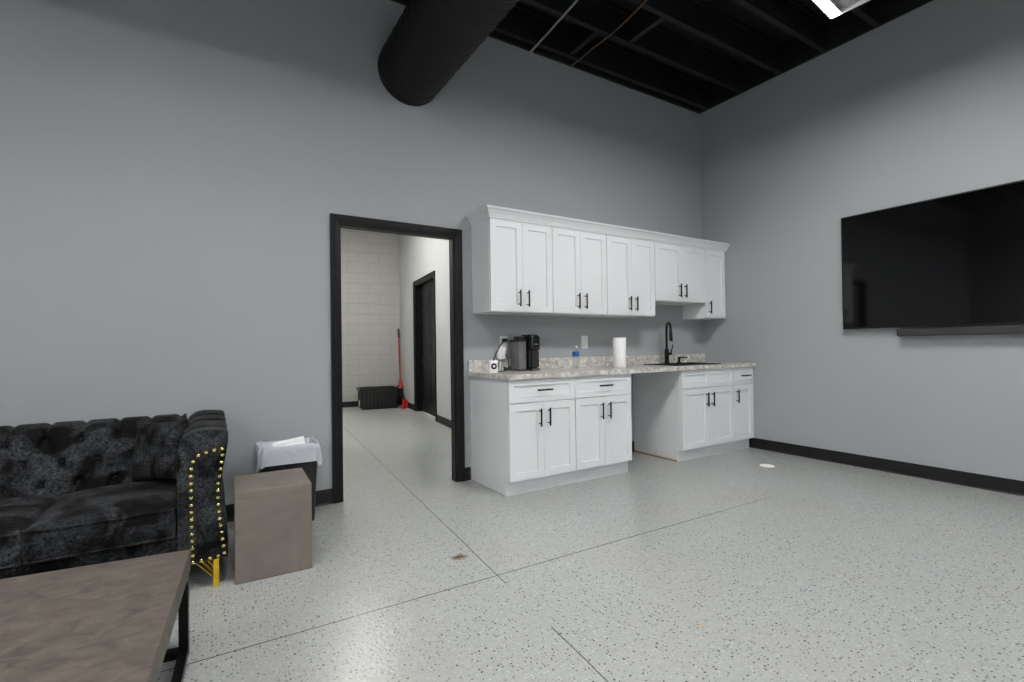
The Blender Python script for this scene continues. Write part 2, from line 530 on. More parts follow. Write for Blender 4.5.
# six panel door slab
door = bpy.data.objects.new('door_1', None); C.objects.link(door); door['kind'] = 'structure'; door.matrix_world = TR
xa, xb, za, zb = -D1 + .022, -D0 - .022, .012, DZ - .022
bm = B()
yb, yf = .088, .124
box(bm, xa, xb, yb + .008, yf, za, zb)
W = xb - xa; sw = .115; cx = (xa + xb) / 2
rails = [(za, za + .22), (za + .80, za + .97), (za + 1.72, za + 1.83), (zb - .12, zb)]
for (p, q) in ((xa, xa + sw), (xb - sw, xb), (cx - sw / 2, cx + sw / 2)): box(bm, p, q, yb, yb + .01, za, zb)
for (p, q) in rails: box(bm, xa + sw, xb - sw, yb, yb + .01, p, q)
for (p, q) in ((xa + sw, cx - sw / 2), (cx + sw / 2, xb - sw)):
    for (z0, z1) in ((rails[0][1], rails[1][0]), (rails[1][1], rails[2][0]), (rails[2][1], rails[3][0])):
        box(bm, p + .028, q - .028, yb + .002, yb + .012, z0 + .028, z1 - .028, .006)
obj('door_panel', bm, 'black_trim', door)
bm = B()
lathe(bm, [(0, -.0), (.03, 0), (.03, .006), (.012, .01), (.011, .04), (.022, .048), (.028, .06), (.024, .075), (0, .08)], T=Matrix.Translation((xb - .065, yb, 1.0)) @ Matrix.Rotation(R(90), 4, 'X'))
obj('door_knob', bm, 'bmetal', door, smooth=True)
# hall lamp
def fixture(loc, label, m_led, n=2, L_=1.2, rz=0, hang=.5, lip=.010):
    t = thing('ceiling_light', label, 'light fixture', loc, rz)
    hw = .155
    bm = B()   # housing: top tray, end plates and side lips
    box(bm, -L_ / 2, L_ / 2, -hw, hw, .045, .075, .004)
    for s in (-1, 1):
        box(bm, -L_ / 2, L_ / 2, s * hw - .004, s * hw + .004, lip, .05)
        box(bm, s * L_ / 2 - .004, s * L_ / 2 + .004, -hw - .004, hw + .004, .006, .05)
        box(bm, -L_ / 2, L_ / 2, s * .094 - .003, s * .094 + .003, .014, .046)
    obj('housing', bm, 'ledhouse', t)
    bm = B()
    prism(bm, [(-.085, .044), (.085, .044), (.06, .03), (-.06, .03)], 'x', -L_ / 2 + .01, L_ / 2 - .01)
    obj('driver_cover', bm, 'ledhouse', t)
    for s in (-1, 1):
        bm = B()
        box(bm, -L_ / 2 + .008, L_ / 2 - .008, s * .122 - .024, s * .122 + .024, .011, .03)
        obj('led_strip', bm, m_led, t)
    for s in (-1, 1):
        bm = B()
        tube(bm, [(s * L_ * .4, -.1, .07), (s * L_ * .4, 0, .22), (s * L_ * .4, .1, .07)], .002, 6)
        tube(bm, [(s * L_ * .4, 0, .22), (s * L_ * .4, 0, hang)], .002, 6)
        obj('hanging_cable', bm, 'cable', t)
    return t
ZL = 3.30
fixture((-1.963, -2.298, ZL), 'bright LED fixture hanging under the black ceiling near the right wall', M['led'], rz=R(6))
for (x, y, wh) in ((-4.95, -2.225, 'above the coffee table'), (-7.9, -2.225, 'added out of view above the left end of the sofa'), (-1.99, -5.6, 'added out of view behind the photographer near the right wall'), (-4.95, -5.6, 'added out of view straight behind the photographer'), (-7.9, -5.6, 'added out of view in the rear left of the room')):  # all but the coffee table fixture are unseen extras added to light the room
    fixture((x, y, ZL), 'LED fixture hanging under the black ceiling, ' + wh, M['led'], lip=-.012 if x < -4 else .0)
hl = fixture((-3.7, 3.3, 3.65), 'LED fixture hanging in the hall behind the opening, outside the picture', M['ledhall'])

# ------------------------------------------------------------------ ceiling joists
ORD = ['first', 'second', 'third', 'fourth', 'fifth', 'sixth', 'seventh', 'eighth', 'ninth', 'tenth']
jy = [-.12 - .427 * i for i in range(10)]
for i, y in enumerate(jy):
    bm = B()
    box(bm, XL + .002, -.032, y - .024, y + .024, H, H + .035)
    box(bm, XL + .002, -.032, y - .006, y + .006, H + .035, HD - .036)
    box(bm, XL + .002, -.032, y - .024, y + .024, HD - .036, HD - .001)
    o = obj('ceiling_joist', bm, 'joist')
    tag(o, 'black ceiling joist, %s out from the kitchen wall' % ORD[i], 'ceiling joist', 'black ceiling joists')
for (x, a, b_, where) in ((-2.05, 0, 1, 'beside the copper pipe, nearest the kitchen wall'), (-1.70, 1, 2, 'between the second and third joists'), (-3.2, 1, 2, 'above the black duct')):
    bm = B()
    box(bm, x - .025, x + .025, jy[b_] + .026, jy[a] - .026, H + .012, H + .05)
    box(bm, x - .008, x + .008, jy[b_] + .034, jy[a] - .034, H + .05, HD - .04)
    o = obj('joist_blocking', bm, 'joist')
    tag(o, 'short black blocking piece ' + where, 'joist blocking', 'blocking between the ceiling joists')

# conduit and copper pipe
t = thing('conduit', 'thin straight silver conduit under the ceiling joists beside the duct', 'conduit', (0, 0, 0))
bm = B(); tube(bm, [(-2.425, -.012, H - .011), (-2.50, -.95, H - .011), (-2.75, -4.0, H - .011)], .0095, 10); obj('tube', bm, 'cable', t, smooth=True)
bm = B(); lathe(bm, [(0, 0), (.026, 0), (.026, .012), (.016, .014), (.016, .03), (0, .03)], seg=16, T=Matrix.Translation((-2.425, -.0005, H - .026)) @ Matrix.Rotation(R(90), 4, 'X')); obj('wall_fitting', bm, 'cable', t)
bm = B()
pp = [(-1.955, -.006, H - .008), (-1.955, -.1, H - .0095), (-1.965, -.35, H - .0095), (-1.955, -.55, H - .0095), (-1.975, -.8, H - .0095), (-2.02, -1.1, H - .0095), (-2.03, -1.6, H - .0095), (-2.02, -2.6, H - .0095), (-2.02, -4.0, H - .0095)]
tube(bm, pp, .008, 10)
tag(obj('copper_pipe', bm, 'copper', smooth=True), 'slightly bent copper pipe running under the black joists right of the silver conduit', 'pipe')

# ------------------------------------------------------------------ spiral duct
DX, DZc, DR = -3.60, 3.315, .25
bm = B()
ny, ns = 1500, 64
pitch = .125
def dfn(u, v):
    y = -.002 - u * 7.9
    a = v * 2 * math.pi
    ph = ((-y / pitch) + v) % 1.0
    rr = DR + (.0045 * math.sin(math.pi * ph / .12) if ph < .12 else 0)
    return (DX + rr * math.cos(a), y, DZc + rr * math.sin(a))
rows = [[bm.verts.new(dfn(i / ny, k / ns)) for k in range(ns)] for i in range(ny + 1)]
for a, b_ in zip(rows, rows[1:]):
    for k in range(ns): bm.faces.new((a[k], a[(k + 1) % ns], b_[(k + 1) % ns], b_[k]))
bm.faces.new(rows[0]); bm.faces.new(rows[-1])
t = thing('air_duct', 'large round black spiral duct hanging below the ceiling over the doorway', 'duct')
obj('spiral_duct', bm, 'duct', t, smooth=70)
for y in (-1.4, -4.6):
    bm = B()
    for s in (-1, 1):
        tube(bm, [(DX + s * (DR + .008), y, DZc), (DX + s * (DR + .008), y, H + .0)], .004, 6)
    rg = [(DX + (DR + .008) * math.cos(a), y, DZc + (DR + .008) * math.sin(a)) for a in [math.pi + math.pi * k / 20 for k in range(21)]]
    tube(bm, rg, .0035, 6)
    obj('duct_strap', bm, 'duct', t)

# ------------------------------------------------------------------ kitchen cabinets
def shaker(bm, x0, x1, z0, z1, yf, th=.019, rail=.057, rec=.010, panels=None, bv=.0018):
    """five piece door facing -y, front plane at yf"""
    panels = panels or [(x0 + rail, x1 - rail, z0 + rail, z1 - rail)]
    yb_ = yf + th
    box(bm, x0, x1, yf + rec, yb_, z0, z1)
    xs = [x0] + [v for p in panels for v in (p[0], p[1])] + [x1]
    zA, zB = panels[0][2], panels[0][3]
    box(bm, x0, x1, yf, yf + rec, z0, zA, 0); box(bm, x0, x1, yf, yf + rec, zB, z1, 0)
    for a, b_ in zip(xs[::2], xs[1::2]): box(bm, a, b_, yf, yf + rec, zA, zB)
    for p in panels:   # little bevel around the recess
        q = .004
        o_ = [(p[0], yf, p[2]), (p[1], yf, p[2]), (p[1], yf, p[3]), (p[0], yf, p[3])]
        i_ = [(p[0] + q, yf + rec - .0004, p[2] + q), (p[1] - q, yf + rec - .0004, p[2] + q), (p[1] - q, yf + rec - .0004, p[3] - q), (p[0] + q, yf + rec - .0004, p[3] - q)]
        O_ = [bm.verts.new(v) for v in o_]; I_ = [bm.verts.new(v) for v in i_]
        for k in range(4): bm.faces.new((O_[k], O_[(k + 1) % 4], I_[(k + 1) % 4], I_[k]))

def handle(parent, x, z, yf, vertical=True, L_=.138):
    bm = B()
    d = Vector((0, 0, 1)) if vertical else Vector((1, 0, 0))
    c = Vector((x, yf - .032, z))
    tube(bm, [c - d * L_ / 2, c + d * L_ / 2], .0072, 10)
    for s in (-1, 1):
        p = c + d * s * .048
        tube(bm, [p, p + Vector((0, .0318, 0))], .0048, 8)
    return obj('handle', bm, 'bmetal', parent, smooth=True, label='matte black bar handle')

G = .0025
def door(parent, x0, x1, z0, z1, yf, hx=None, hz=None):
    bm = B(); shaker(bm, x0 + G / 2, x1 - G / 2, z0, z1, yf)
    d = obj('door', bm, 'white', parent)
    if hx is not None: handle(d, hx, hz, yf)
    return d

CT = .8755
BF = -.629      # front plane of the base doors
def base_unit(x0, x1, label, drawer='one', doors=2, hside=None, open_left=False):
    t = thing('base_cabinet', label, 'cabinet', (0, 0, 0), group=None)
    bm = B()
    y0 = BF + .0205
    pr = [(-.001, .001), (-.001, CT), (y0, CT), (y0, .1135), (-.560, .1135), (-.560, .001)]
    prism(bm, pr, 'x', x0 + .0004, x1 - .0004)
    obj('carcass', bm, 'white', t)
    zs = .697
    w_ = x1 - x0
    if drawer == 'one':
        bm = B(); shaker(bm, x0 + G, x1 - G, zs + .003, CT - .004, BF, rail=.045)
        d = obj('drawer', bm, 'white', t)
        handle(d, (x0 + x1) / 2 + (0 if w_ > .4 else .02), (zs + CT) / 2 + .003, BF, False)
    else:
        xm = (x0 + x1) / 2
        bm = B(); shaker(bm, x0 + G, x1 - G, zs + .003, CT - .004, BF, rail=.045,
                         panels=[(x0 + .05, xm - .03, zs + .048, CT - .049), (xm + .03, x1 - .05, zs + .048, CT - .049)])
        obj('false_front', bm, 'white', t)
    z0, z1 = .116, zs - .003
    if doors == 2:
        xm = (x0 + x1) / 2
        door(t, x0 + G, xm, z0, z1, BF, xm - .042, z1 - .115)
        door(t, xm, x1 - G, z0, z1, BF, xm + .042, z1 - .115)
    else:
        door(t, x0 + G, x1 - G, z0, z1, BF, x0 + .045, z1 - .115)
    return t
c0, c1, c2, c3, c4, ce = -3.084, -2.455, -1.826, -1.167, -.367, -.026
t = base_unit(c0, c1, 'white base cabinet with drawer, leftmost, beside the doorway')
base_unit(c1, c2, 'white base cabinet with drawer left of the open appliance gap')
t = base_unit(c3, c4, 'wide white sink cabinet with false drawer front under the faucet', 'false')
bm = B(); box(bm, c3 - .012, c3 - .0002, -.560, -.013, .001, .014); obj('shoe_strip', bm, 'raw', t, label='raw brown wood strip along the floor')
base_unit(c4, ce, 'narrow white base cabinet with one door against the right wall', 'one', 1)
for (a, b_, lab) in ((c0, c2, 'white toe kick board under the two left base cabinets'), (c3, ce, 'white toe kick board under the sink cabinet and its narrow neighbour')):
    bm = B(); box(bm, a - .003, b_ - (.0 if b_ == c2 else 0), -.574, -.561, .001, .112, .0008)
    tag(obj('toe_kick', bm, 'white'), lab, 'toe kick', 'toe kick boards')
bm = B(); box(bm, ce + .0006, -.0006, BF + .012, BF + .03, .115, CT); tag(obj('filler_strip', bm, 'white'), 'thin white filler strip between narrow base cabinet and right wall', 'filler strip')

# upper cabinets
UB, UT, UF, US = 1.408, 2.170, -.320, 1.567
def upper(x0, x1, z0, label, n=2, hand='left'):
    t = thing('wall_cabinet', label, 'cabinet', (0, 0, 0))
    bm = B(); box(bm, x0 + .0004, x1 - .0004, UF + .0205, -.001, z0, UT)
    obj('carcass', bm, 'white', t)
    za, zb_ = z0 + .006, UT - .010
    if n == 2:
        xm = (x0 + x1) / 2
        door(t, x0 + G, xm, za, zb_, UF, xm - .042, za + .11)
        door(t, xm, x1 - G, za, zb_, UF, xm + .042, za + .11)
    else:
        door(t, x0 + G, x1 - G, za, zb_, UF, x0 + .045, za + .11)
    return t
u0, u1, u2, u3, u4, ue = -3.054, -2.435, -1.805, -1.1615, -.3637, -.029
upper(u0, u1, UB, 'white two-door wall cabinet, leftmost, above the coffee machine')
upper(u1, u2, UB, 'white two-door wall cabinet, second from the doorway')
upper(u2, u3, UB, 'white two-door wall cabinet above the paper towel roll')
upper(u3, u4, US, 'short white two-door wall cabinet above the sink')
upper(u4, ue, UB, 'narrow white single-door wall cabinet in the corner', 1)
# crown moulding, mitred at the left corner
bm = B()
prof = [(0, UT - .008), (.008, UT - .008), (.008, UT + .004), (.013, UT + .008), (.020, UT + .024), (.040, UT + .052), (.052, UT + .060), (.055, UT + .074), (0, UT + .074)]
xl, yf_ = u0 + .0004, UF - .0006
path = [lambda a, z: (xl - a - .0004, -.001, z), lambda a, z: (xl - a - .0004, yf_ - a, z), lambda a, z: (-.001, yf_ - a, z)]
loft(bm, [[p(a, z) for a, z in prof] for p in path])
box(bm, u0 + .001, -.001, UF, -.002, UT + .0005, UT + .073)
tag(obj('crown_moulding', bm, 'white'), 'white crown moulding along the top of the wall cabinets', 'moulding')
bm = B(); box(bm, ue + .0006, -.0006, UF + .02, UF + .035, UB, UT - .001); tag(obj('filler_strip', bm, 'white'), 'thin white filler strip between corner wall cabinet and right wall', 'filler strip')

# worktop with sink hole
CB = .9145
KX0, KX1, KF = -3.106, -.001, -.650
SX0, SX1, SY0, SY1 = -1.10, -.43, -.53, -.09   # sink rim
bm = B()
def slab(x0, x1, y0, y1): box(bm, x0, x1, y0, y1, CT + .0008, CB)
i0, i1, j0, j1 = SX0 + .015, SX1 - .015, SY0 + .015, SY1 - .015
slab(KX0, i0, KF, -.001); slab(i1, KX1, KF, -.001); slab(i0, i1, KF, j0); slab(i0, i1, j1, -.001)
wt = thing('worktop', 'grey marbled laminate worktop with low backsplash along the back wall', 'worktop')
obj('counter_slab', bm, 'counter', wt)
bm = B(); box(bm, KX0, KX1, -.021, -.001, CB + .0002, CB + .098, .002); obj('backsplash', bm, 'counter', wt)

# sink
t = thing('sink', 'black drop-in sink set in the marbled worktop', 'sink')
bm = B()
for (a, b_, c_, d_) in ((SX0, SX1, SY0, SY0 + .03), (SX0, SX1, SY1 - .07, SY1), (SX0, SX0 + .03, SY0 + .03, SY1 - .07), (SX1 - .03, SX1, SY0 + .03, SY1 - .07)):
    box(bm, a, b_, c_, d_, CB + .0003, CB + .009)
obj('rim', bm, 'sink', t)
bm = B()
q0, q1, q2, q3 = SX0 + .03, SX1 - .03, SY0 + .03, SY1 - .07
loft(bm, [rrect((q0 + q1) / 2, (q2 + q3) / 2, (q1 - q0) / 2, (q3 - q2) / 2, .02, CB + .0002),
          rrect((q0 + q1) / 2, (q2 + q3) / 2, (q1 - q0) / 2 - .006, (q3 - q2) / 2 - .006, .03, CB - .18),
          rrect((q0 + q1) / 2, (q2 + q3) / 2, (q1 - q0) / 2 - .03, (q3 - q2) / 2 - .03, .03, CB - .20)], cap0=False)
obj('basin', bm, 'sink', t, smooth=True)
# faucet
FX, FYY = -.772, -.118
FZ = CB + .0093
t = thing('faucet', 'tall black gooseneck kitchen faucet behind the sink', 'faucet', (FX, FYY, FZ), R(-33))
bm = B()
lathe(bm, [(0, 0), (.03, 0), (.03, .006), (.024, .012), (.0235, .15), (.019, .155), (0, .156)], seg=24)
obj('base_column', bm, 'bmetal', t, smooth=True)
bm = B()
pts = [(0, 0, .15), (0, 0, .34)]
Rr = .075
pts += [(0, -Rr + Rr * math.cos(a), .355 + Rr * math.sin(a)) for a in [math.pi * k / 14 for k in range(0, 14)]]
pts += [(0, -2 * Rr, .35), (0, -2 * Rr - .002, .33)]
tube(bm, pts, .0125, 14)
obj('gooseneck', bm, 'bmetal', t, smooth=True)
bm = B()
tube(bm, [(0, -2 * Rr, .345), (0, -2 * Rr - .003, .33), (0, -2 * Rr - .012, .25), (0, -2 * Rr - .014, .235)], [.0145, .0165, .0185, .015], 14)
obj('spray_head', bm, 'bmetal', t, smooth=True)
bm = B()
tube(bm, [(.016, .009, .10), (.055, .03, .10)], .016, 14)
tube(bm, [(.048, .026, .10), (.066, .036, .15), (.082, .045, .20)], [.008, .006, .005], 10)
obj('lever', bm, 'bmetal', t, smooth=True)
# soap dispenser
t = thing('soap_dispenser', 'small black soap pump on the sink ledge right of the faucet', 'soap dispenser', (-.575, -.118, FZ))
bm = B(); lathe(bm, [(0, 0), (.022, 0), (.022, .006), (.013, .010), (.013, .045), (.016, .048), (.016, .062), (0, .064)], seg=20); obj('pump_body', bm, 'bmetal', t, smooth=True)
bm = B(); tube(bm, [(0, 0, .056), (.02, -.05, .058), (.034, -.085, .055)], [.007, .006, .005], 10); obj('nozzle', bm, 'bmetal', t, smooth=True)
bm = B()
lathe(bm, [(0, 0), (.017, 0), (.019, .006), (.014, .018), (.007, .024), (0, .026)], seg=18)
o = tag(obj('sink_stopper', bm, 'plastic_w', smooth=True), 'small white stopper on the sink ledge beside the soap pump', 'stopper')
o.location = (-.49, -.128, FZ)

# paper towel roll
TX, TY = -1.70, -.36
t = thing('paper_towel_roll', 'upright white paper towel roll on the worktop', 'paper towel', (TX, TY, CB + .0003))
bm = B()
seg = 40
def ringat(r, z): return [(r * math.cos(2 * math.pi * k / seg), r * math.sin(2 * math.pi * k / seg), z) for k in range(seg)]
loft(bm, [ringat(.021, .003), ringat(.058, .0), ringat(.0605, .004), ringat(.0605, .276), ringat(.058, .28), ringat(.021, .277)], cap0=False, cap1=False)
bm2 = bm
obj('paper', bm2, 'paper', t, smooth=35)
bm = B(); loft(bm, [ringat(.0195, .002), ringat(.0208, .002), ringat(.0208, .28), ringat(.0195, .28), ringat(.0195, .002)], False, False); obj('cardboard_core', bm, 'raw', t, smooth=True)

# water bottle
t = thing('water_bottle', 'clear plastic water bottle with blue label on the worktop', 'bottle', (-2.215, -.35, CB + .0003))
bm = B(); lathe(bm, [(0, .002), (.026, 0), (.031, .006), (.0315, .03), (.0295, .036), (.0315, .042), (.0315, .075), (.0300, .08), (.0300, .125), (.0315, .13), (.031, .145), (.022, .17), (.0125, .185), (.0125, .195), (0, .195)], seg=28); obj('bottle_body', bm, 'bottle', t, smooth=True)
bm = B(); lathe(bm, [(0, .190), (.0148, .190), (.0148, .209), (.013, .211), (0, .211)], seg=24); obj('cap', bm, 'plastic_w', t, smooth=True)
bm = B(); loft(bm, [[(r * math.cos(2 * math.pi * k / 28), r * math.sin(2 * math.pi * k / 28), z) for k in range(28)] for r, z in ((.0304, .117), (.0319, .118), (.0319, .155), (.0304, .156))], False, False); obj('label_band', bm, 'blue', t, smooth=True)

# coffee machine
t = thing('coffee_machine', 'black single-cup coffee machine with smoky grey water tank on the worktop', 'coffee machine', (-2.725, -.05, CB + .0005))
bm = B()
box(bm, .090, .176, -.185, 0, .0, .298, .008)        # column
box(bm, .090, .176, -.225, -.183, .0, .022, .004)      # drip base
obj('body', bm, 'plastic_b', t)
bm = B(); box(bm, .088, .178, -.228, -.10, .175, .300, .012); obj('brew_head', bm, 'plastic_b', t)
bm = B(); box(bm, .098, .168, -.2235, -.186, .03, .172, .004); obj('front_panel', bm, 'plastic_bm', t)
bm = B(); box(bm, .098, .168, -.215, -.05, .3005, .312, .005); obj('lid', bm, 'plastic_bm', t)
bm = B(); box(bm, .110, .154, -.2305, -.2283, .222, .230); obj('badge', bm, 'steel', t)
bm = B(); box(bm, .094, .172, -.2275, -.2255, .006, .018); obj('drip_tray', bm, 'steel', t)
bm = B(); loft(bm, [rrect(.043, -.085, .040, .075, .012, z) for z in (.012, .250)]); obj('water_tank', bm, 'tank', t, smooth=True)
bm = B(); loft(bm, [rrect(.043, -.085, .042, .077, .013, z) for z in (.251, .268)])
obj('tank_lid', bm, 'plastic_bm', t)
bm = B(); box(bm, .030, .0875, -.12, -.03, .2685, .296, .006); obj('hinge_cover', bm, 'plastic_bm', t)
bm = B(); loft(bm, [rrect(.043, -.085, .041, .076, .013, z) for z in (0, .0115)]); obj('tank_base', bm, 'plastic_bm', t)

# outlets
def outlet(x, z, label, kind='outlet'):
    t = thing('wall_outlet', label, 'outlet', (x, -.0006, z))
    bm = B(); box(bm, -.041, .041, -.006, 0, -.064, .064, .003); obj('plate', bm, 'plastic_w', t)
    for s in (-1, 1):
        bm = B()
        prism(bm, [(.017 * math.cos(a) if True else 0, s * .028 + .0145 * math.sin(a)) for a in [2 * math.pi * k / 20 for k in range(20)]], 'y', -.0085, -.0061)
        obj('receptacle', bm, 'plastic_w', t)
        bm = B()
        for dx in (-.006, .006): box(bm, dx - .001, dx + .001, -.0088, -.0086, s * .028 - .001, s * .028 + .007)
        obj('slot', bm, 'plastic_bm', t)
    return t
outlet(-2.752, 1.155, 'white wall outlet behind the coffee machine with a black plug in it')
outlet(-1.823, 1.158, 'white wall outlet above the backsplash, left of the paper towel')
# plugs and cords
t = thing('electrical_cable', 'black cord from the wall outlet down to the small white box', 'cord')
bm = B(); box(bm, -2.772, -2.732, -.045, -.0102, 1.168, 1.198, .006); obj('plug', bm, 'plastic_bm', t)
bm = B()
cp = [(-2.752, -.045, 1.182), (-2.80, -.085, 1.17), (-2.87, -.14, 1.13), (-2.94, -.21, 1.08), (-3.00, -.28, 1.045), (-3.035, -.32, 1.0165)]
tube(bm, cp, .0052, 8); obj('cord', bm, 'plastic_bm', t, smooth=True)
t = thing('coiled_cord', 'bundle of coiled black cord lying left of the coffee machine', 'cord')
bm = B()
pts = [(-2.93, -.20, CB + .006), (-2.90, -.215, CB + .006)]
for k in range(60):
    a = k * .42
    rr = .028 + .006 * math.sin(k * 1.7)
    pts.append((-2.83 + rr * math.cos(a) * 1.1, -.19 + rr * .9 * math.sin(a), CB + .008 + .004 * (1 + math.sin(k * .9)) + k * .0004))
pts += [(-2.80, -.16, CB + .05), (-2.775, -.12, CB + .09), (-2.765, -.09, CB + .125), (-2.77, -.06, CB + .14)]
tube(bm, pts, .0045, 8); obj('cord', bm, 'plastic_bm', t, smooth=True)
t = thing('power_adapter', 'pale power adapter hanging under the wall outlet', 'power adapter', (-2.80, -.03, 1.07), 0)
bm = B(); box(bm, -.034, .040, -.03, .016, -.055, .045, .008); obj('adapter_body', bm, 'plastic_w', t)
bm = B(); tube(bm, [(0, 0, -.05), (-.01, -.015, -.08), (-.02, -.03, -.12), (-.04, -.05, -.146), (-.09, -.09, -.149)], .003, 8); obj('cord', bm, 'plastic_w', t, smooth=True)
t = thing('timer_box', 'small white box with a round black dial at the left end of the worktop', 'timer', (-3.045, -.33, CB + .0005), R(-12))
bm = B(); box(bm, -.035, .035, -.02, .02, 0, .10, .006); obj('case', bm, 'plastic_w', t)
bm = B(); lathe(bm, [(0, 0), (.024, 0), (.024, .004), (.016, .006), (0, .006)], seg=24, T=Matrix.Translation((0, -.0202, .055)) @ Matrix.Rotation(R(90), 4, 'X')); obj('dial', bm, 'plastic_b', t, smooth=True)
bm = B(); lathe(bm, [(0, 0), (.010, 0), (.010, .002), (0, .002)], seg=24, T=Matrix.Translation((0, -.0264, .055)) @ Matrix.Rotation(R(90), 4, 'X')); obj('dial_centre', bm, 'plastic_w', t, smooth=True)

# ------------------------------------------------------------------ television
t = thing('television', 'large black flat television mounted on the right wall', 'television')
TY0, TY1, TZ0, TZ1 = -1.527, -3.333, 1.241, 2.257
bm = B(); box(bm, -.052, -.020, TY1, TY0, TZ0, TZ1, .004); box(bm, -.0205, -.0015, TY1 + .55, TY0 - .55, TZ0 + .25, TZ1 - .3, .004); obj('cabinet', bm, 'bezel', t)
bm = B()
for (a, b_, c_, d_) in ((TY1, TY0, TZ0, TZ0 + .014), (TY1, TY0, TZ1 - .009, TZ1), (TY1, TY1 + .009, TZ0 + .014, TZ1 - .009), (TY0 - .009, TY0, TZ0 + .014, TZ1 - .009)):
    box(bm, -.060, -.0521, a, b_, c_, d_)
obj('bezel', bm, 'bezel', t)
bm = B(); box(bm, -.0575, -.0522, TY1 + .009, TY0 - .009, TZ0 + .014, TZ1 - .009); obj('screen', bm, 'screen', t)
t = thing('soundbar', 'long slim dark grey soundbar on the wall under the television', 'soundbar')
bm = B(); box(bm, -.088, -.0015, -3.05, -1.95, 1.168, 1.228, .008); obj('grille_body', bm, 'soundbar', t)
bm = B(); box(bm, -.086, -.004, -3.053, -3.0505, 1.170, 1.226, .0); obj('end_cap', bm, 'bezel', t)
bm = B(); box(bm, -.086, -.004, -1.9495, -1.947, 1.170, 1.226, .0); obj('end_cap', bm, 'bezel', t)

# floor cap
bm = B(); lathe(bm, [(0, 0), (.062, 0), (.062, .003), (.056, .005), (0, .005)], c=(-.632, -1.132, .0005), seg=32)
tag(obj('floor_cap', bm, 'cap', smooth=True), 'round white cap on the floor near the right baseboard', 'floor cap')

# ------------------------------------------------------------------ hall things
def hall(pt): return HT @ Vector(pt)
# storage tote
t = thing('storage_tote', 'black ribbed plastic storage tote against the hall block wall', 'tote', (-2.285, 5.50, .0005), R(-6.9))
bm = B()
hw, hd, hh = .335, .25, .385
rings = [rrect(0, 0, hw * .93, hd * .92, .03, 0), rrect(0, 0, hw * .95, hd * .95, .03, .02), rrect(0, 0, hw, hd, .03, hh - .05), rrect(0, 0, hw + .022, hd + .022, .035, hh - .045), rrect(0, 0, hw + .024, hd + .024, .035, hh), rrect(0, 0, hw - .004, hd - .004, .03, hh), rrect(0, 0, hw * .91, hd * .9, .03, .012)]
loft(bm, rings)
for k in range(9):
    x = -hw * .8 + k * hw * .2
    box(bm, x - .008, x + .008, -hd - .006, -hd + .02, .03, hh - .055)
for k in range(5):
    y = -hd * .7 + k * hd * .35
    box(bm, -hw - .006, -hw + .02, y - .008, y + .008, .03, hh - .055)
obj('tub', bm, 'tote', t, smooth=30)
bm = B(); box(bm, -hw - .010, -hw - .0065, -.10, .02, .05, .16); obj('sticker', bm, 'plastic_w', t, label='white sticker')
# red handled shovel leaning in the corner
t = thing('shovel', 'red shovel with black grip leaning in the hall corner behind the tote', 'shovel')
top, bot = Vector((-1.80, 5.70, 1.49)), Vector((-1.825, 5.54, .44))
bm = B(); tube(bm, [top, bot], .015, 10); obj('shaft', bm, 'redh', t, smooth=True)
bm = B(); dv = (bot - top).normalized(); tube(bm, [top - dv * .02, top + dv * .0, top + dv * .14, top + dv * .16], [.014, .020, .020, .016], 12); obj('grip', bm, 'plastic_bm', t, smooth=True)
bm = B(); tube(bm, [bot - dv * .08, bot + dv * .0, bot + dv * .10], [.017, .035, .05], 12); obj('socket', bm, 'redh', t, smooth=True)
bm = B()
def sh(u, v):
    x = (u - .5) * .13 * (1 - .25 * v * v)
    return (-1.845 + x, 5.52 - .03 * v + .03 * (1 - (2 * u - 1) ** 2), .40 - v * .38)
V = grid(bm, sh, 10, 10)
g = bmesh.ops.solidify(bm, geom=bm.faces[:], thickness=.006)
obj('blade', bm, 'plastic_bm', t, smooth=True)
# dustpan
t = thing('dustpan', 'small bright red dustpan standing on the hall floor beside the tote', 'dustpan', (-1.925, 5.05, .0005), R(20))
bm = B()
prism(bm, [(-.05, 0), (.05, 0), (.042, .17), (-.042, .17)], 'y', -.008, .0)
for s in (-1, 1): prism(bm, [(s * .05, 0), (s * .044, 0), (s * .036, .17), (s * .042, .17)], 'y', -.04, -.008)
obj('pan', bm, 'red', t)
bm = B(); tube(bm, [(0, .0, .165), (0, .004, .20), (0, .01, .25)], [.014, .010, .012], 10); obj('handle', bm, 'plastic_bm', t, smooth=True)

# ------------------------------------------------------------------ waste bin
t = thing('waste_bin', 'black rectangular waste bin with white liner between side table and wall', 'waste bin', (-4.535, -.205, .0005))
bm = B()
loft(bm, [rrect(0, 0, .150, .100, .03, 0), rrect(0, 0, .172, .130, .035, .47), rrect(0, 0, .178, .136, .035, .472), rrect(0, 0, .179, .137, .035, .49), rrect(0, 0, .169, .127, .033, .49), rrect(0, 0, .145, .095, .03, .012)])
obj('bin_body', bm, 'bin', t, smooth=35)
bm = B()
nn = 96
def liner_ring(hx, hy, z, amp, dz, ph):
    base = rrect(0, 0, hx, hy, .045, 0, n=23)
    out = []
    for i, p in enumerate(base):
        a = 2 * math.pi * i / len(base)
        f = amp * (math.sin(9 * a + ph) + .7 * math.sin(17 * a + 2 * ph) + .5 * noise.noise(Vector((a * 4, ph, 0))) * 2)
        n = Vector((p[0] / hx, p[1] / hy, 0)).normalized()
        out.append((p[0] + n.x * f, p[1] + n.y * f, z + dz * (math.sin(3 * a + 1) + .6 * math.sin(7 * a))))
    return out
